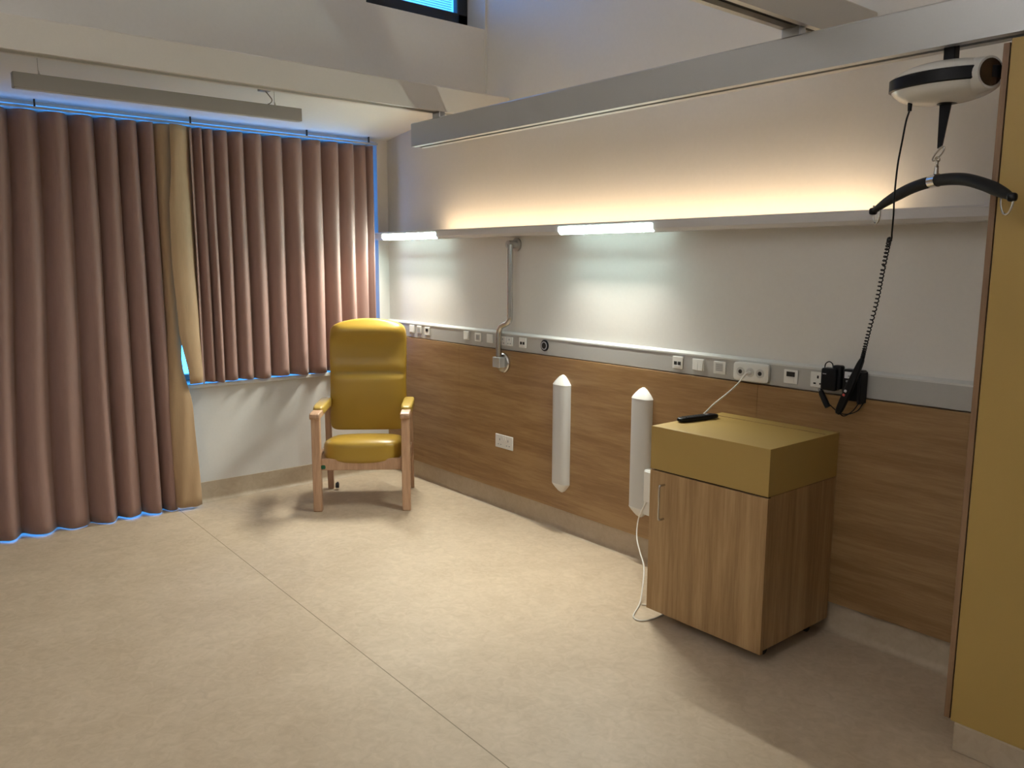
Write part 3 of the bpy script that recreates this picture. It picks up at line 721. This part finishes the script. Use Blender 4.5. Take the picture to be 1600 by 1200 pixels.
# its turned leading edge shows the tan lining
LK = [(0.0, [(-5.345, 1.59), (-5.31, 1.60), (-5.285, 1.625), (-5.280, 1.67), (-5.285, 1.715)]),
      (0.22, [(-5.345, 1.60), (-5.31, 1.605), (-5.285, 1.62), (-5.280, 1.66), (-5.285, 1.70)]),
      (0.51, [(-5.345, 1.605), (-5.31, 1.61), (-5.285, 1.625), (-5.280, 1.655), (-5.287, 1.690)]),
      (0.60, [(-5.345, 1.59), (-5.31, 1.595), (-5.28, 1.615), (-5.272, 1.645), (-5.285, 1.674)]),
      (0.74, [(-5.345, 1.575), (-5.31, 1.578), (-5.272, 1.60), (-5.262, 1.665), (-5.275, 1.728)]),
      (1.0, [(-5.345, 1.585), (-5.31, 1.59), (-5.262, 1.615), (-5.250, 1.69), (-5.265, 1.75)])]
EK = [(0.0, [(-5.345, 1.828), (-5.285, 1.765), (-5.262, 1.74), (-5.252, 1.70), (-5.258, 1.672)]),
      (0.147, [(-5.345, 1.825), (-5.285, 1.755), (-5.262, 1.725), (-5.250, 1.69), (-5.256, 1.667)]),
      (0.33, [(-5.345, 1.826), (-5.28, 1.765), (-5.258, 1.73), (-5.248, 1.68), (-5.252, 1.642)]),
      (0.5, [(-5.345, 1.828), (-5.28, 1.77), (-5.255, 1.735), (-5.246, 1.68), (-5.252, 1.639)]),
      (0.76, [(-5.345, 1.832), (-5.28, 1.785), (-5.255, 1.75), (-5.246, 1.70), (-5.252, 1.656)]),
      (1.0, [(-5.345, 1.835), (-5.28, 1.80), (-5.255, 1.775), (-5.246, 1.74), (-5.25, 1.709)])]
def keyed(K, u, t):
    """point u along a cross-section that morphs from key to key down the cloth"""
    def P(L):
        i = max(0, min(len(L)-2, int(u))); f = u-i
        a = Vector(L[max(i-1, 0)]); b = Vector(L[i]); c = Vector(L[i+1]); e = Vector(L[min(i+2, len(L)-1)])
        return 0.5*((2*b)+(c-a)*f+(2*a-5*b+4*c-e)*f*f+(3*b-a-3*c+e)*f**3)
    i = 0
    while i < len(K)-2 and t > K[i+1][0]: i += 1
    f = sm(0, 1, (t-K[i][0])/(K[i+1][0]-K[i][0]))
    return P(K[i][1]).lerp(P(K[i+1][1]), f)
def lining_path(u, t):
    q = keyed(LK, u, t)
    cre = 0.004*math.sin(u*5+t*23)*max(0, t-0.5)*2
    return q.x+cre, q.y
o = obj('lining', wave_sheet(lining_path, 0, 4, 40, lambda u: 2.412, lambda u: 0.014+0.01*abs(u-3.2)*0.4, 40), 'lining', lc, smooth=0)
for p in o.data.polygons: p.use_smooth = True
solid(o)['label'] = 'tan lining showing on the turned edge'

# short curtain over the window
QT = [1.800, 1.866, 1.921, 2.014, 2.109, 2.224, 2.364, 2.504, 2.653, 2.788, 2.912, 3.030, 3.085]
QB = [1.805, 1.880, 1.935, 2.014, 2.115, 2.235, 2.364, 2.510, 2.655, 2.785, 2.912, 3.030, 3.090]
def right_path(u, t):
    yc = lerp_list(QT, u)*(1-t)+lerp_list(QB, u)*t
    i = int(u) % 60; f = u-int(u)
    w = wob[i+20]*(1-f)+wob[i+21]*f
    wd = lerp_list([QT[k+1]-QT[k] for k in range(len(QT)-1)]+[0.055], min(u, len(QT)-1.01))
    A = min(0.040, 0.018+0.16*wd)*(1+0.15*w*t); B = 0.09*wd
    ph = 2*PI*u
    x = -5.322+A*math.cos(ph)+0.004*math.sin(2*ph+3*w)*t+0.003*math.sin(8*t+5*w)
    y = yc+B*math.sin(ph)*(1-0.3*t)
    if u > 12: x, y = -5.282-0.215*sm(0, 1, u-12), 3.087+0.012*math.sin((u-12)*PI)
    return x, y
rc = thing('curtain', 'shorter mauve-brown curtain ending at the white window sill behind the armchair', 'curtain', (-5.32, 2.4, 0.81), 0, 'mauve-brown curtains on the window wall')
o = obj('drape', wave_sheet(right_path, 0, 13, 300, lambda u: 2.412, lambda u: 0.807+0.004*math.sin(u*2.3), 30), 'curtain', rc, smooth=0)
for p in o.data.polygons: p.use_smooth = True
solid(o)
def edge_path(u, t):
    q = keyed(EK, u, t); return q.x, q.y
o = obj('lining', wave_sheet(edge_path, 0, 4, 36, lambda u: 2.414, lambda u: 0.818, 30), 'lining', rc, smooth=0)
for p in o.data.polygons: p.use_smooth = True
solid(o)['label'] = 'tan lining showing on the turned edge'
ct = thing('curtain_track', 'slim curtain track under the ceiling edge above both curtains', 'curtain track', (-5.32, 1.7, 2.44))
obj('track', MB().box(-5.333, -5.311, 0.16, 3.15, 2.424, 2.438), 'wframe', ct, bevel=0.002)
for y in (0.45, 0.97, 1.82, 2.6, 3.08):
    obj('bracket', MB().box(-5.328, -5.316, y-0.004, y+0.004, 2.436, ZS(-5.32)+0.001), 'slot', ct, smooth=0)

# ------------------------------------------------------------------ armchair (local frame: +x forward, +y to its own left)
ch = thing('armchair', 'high-backed mustard vinyl armchair with beech arms in the room corner', 'armchair', (-4.75, 2.68, 0), math.radians(-36))
def part(name, mb, mat, **k):
    return obj(name, mb, mat, ch, local=True, **k)
for s in (-1, 1):
    yc = s*0.283
    lg = MB(); lg.prism([(0.232, 0.0), (0.288, 0.0), (0.295, 0.30), (0.292, 0.612), (0.240, 0.612), (0.236, 0.30)], 'y', yc-0.027, yc+0.027)
    part('leg', lg, 'beech', bevel=0.005)
    rl = MB(); rl.prism([(-0.300, 0.0), (-0.256, 0.0), (-0.215, 0.30), (-0.205, 0.615), (-0.250, 0.615), (-0.262, 0.32)], 'y', yc-0.020, yc+0.020)
    rr = part('leg', rl, 'beech', bevel=0.004)
    cw = MB(); cw.lathe((-0.238, yc-s*0.048, 0.030), [(0.006, -0.011), (0.0185, -0.011), (0.0185, 0.011), (0.006, 0.011)], 'y', 18)
    cw.box(-0.262, -0.226, yc-s*0.048-0.006 if s > 0 else yc+0.042, yc-0.019 if s > 0 else yc+0.054, 0.028, 0.050)
    cs = obj('castor', cw, 'rubber', rr, smooth=40, local=True)
    am = MB(); am.prism([(0.312, 0.608), (0.322, 0.622), (0.318, 0.640), (0.300, 0.650), (-0.245, 0.640), (-0.250, 0.605), (0.28, 0.606)], 'y', yc-0.031, yc+0.031)
    a_ = part('armrest', am, 'beech', bevel=0.006)
    pd = MB(); pd.superell((-0.015, yc, 0.642), (0.205, 0.037, 0.030), 5, 8)
    obj('arm_pad', pd, 'pad', a_, smooth=60, local=True)['label'] = 'mustard vinyl arm pad'
    part('side_rail', MB().box(-0.24, 0.245, yc-0.014, yc+0.014, 0.272, 0.345), 'beech', bevel=0.004)
part('front_rail', MB().box(0.245, 0.272, -0.257, 0.257, 0.270, 0.345), 'beech', bevel=0.004)
part('rear_rail', MB().box(-0.245, -0.22, -0.262, 0.262, 0.300, 0.360), 'beech', bevel=0.004)
part('green_tag', MB().superell((0.274, -0.243, 0.292), (0.004, 0.014, 0.013), 4, 4), 'green', smooth=60)['label'] = 'small green tag'
def seatfn(u, v, w, p):
    x, y, z = p
    z += 0.012*(1-u*u)*(1-v*v)*(1 if w > 0 else 0)-0.050*max(0, 0.75-u)/1.75*(1 if w > -0.2 else 0.4)
    if w < 0: z += -0.02*(1-v*v)*max(0, u)
    x += 0.018*(1-v*v)*max(0, u)*(1-0.4*w*w)
    return Vector((x, y, z))
part('seat', MB().superell((0.035, 0, 0.388), (0.235, 0.255, 0.074), 5, 14, seatfn), 'leather', smooth=60)
def backfn(u, v, w, p):
    # u: front/back, v: width, w: height
    z = 0.80+w*0.355
    x = p.x; y = p.y
    y *= 1.0-0.015*math.exp(-((w+0.05)/0.35)**2)
    if w > 0.4: z += 0.048*(1-v*v)*sm(0.4, 1, w)
    lean = -0.205-0.085*(w+1)/2
    if u > 0:
        f = (1-abs(v)**6)
        roll = 0.052*math.exp(-((z-1.125)/0.055)**2)
        mid = 0.012*math.exp(-((z-0.885)/0.03)**2)
        low = 0.034*sm(0.845, 0.80, z)*(1-0.6*sm(0.72, 0.44, z))
        crease = -0.012*math.exp(-((z-0.838)/0.010)**2)
        tuft = -0.008*math.exp(-((z-0.935)/0.009)**2)*(1 if abs(v) < 0.42 else 0)
        side = 0.014*math.exp(-((abs(v)-0.92)/0.12)**2)*math.exp(-((z-0.85)/0.03)**2)
        x += (roll+mid+low+side)*f+crease+tuft
    else:
        x += -0.01*(1-v*v)
    return Vector((x+lean, y, z-0.80))
part('backrest', MB().superell((0, 0, 0.80), (0.044, 0.262, 0.355), 13, 30, backfn), 'leather', smooth=75)

# ------------------------------------------------------------------ world: cold daylight outside the windows
w = bpy.data.worlds.new('World'); bpy.context.scene.world = w; w.use_nodes = True
bg = w.node_tree.nodes['Background']
bg.inputs['Color'].default_value = (0.04, 0.32, 1.0, 1); bg.inputs['Strength'].default_value = 10.0

# ------------------------------------------------------------------ camera
F, YAW, PITCH, ROLL = 1275.0, -0.87659, 0.14951, 0.004253
cy, sy, cp, sp = math.cos(YAW), math.sin(YAW), math.cos(PITCH), math.sin(PITCH)
fwd = Vector((sy*cp, cy*cp, -sp)); right = Vector((cy, -sy, 0)); up = right.cross(fwd)
c, s = math.cos(ROLL), math.sin(ROLL)
rx = right*c+up*s; ux = up*c-right*s
cam = bpy.data.cameras.new('camera'); co = bpy.data.objects.new('camera', cam); COL.objects.link(co)
cam.sensor_fit = 'HORIZONTAL'; cam.sensor_width = 36; cam.lens = F/1600*36; cam.clip_start = 0.05
co.matrix_world = Matrix(((rx.x, ux.x, -fwd.x, 0), (rx.y, ux.y, -fwd.y, 0), (rx.z, ux.z, -fwd.z, 1.6), (0, 0, 0, 1)))
sc = bpy.context.scene; sc.camera = co
sc.view_settings.view_transform = 'Standard'; sc.view_settings.look = 'None'
sc.view_settings.gamma = 1; sc.view_settings.use_curve_mapping = False
sc.view_settings.exposure = 0.0
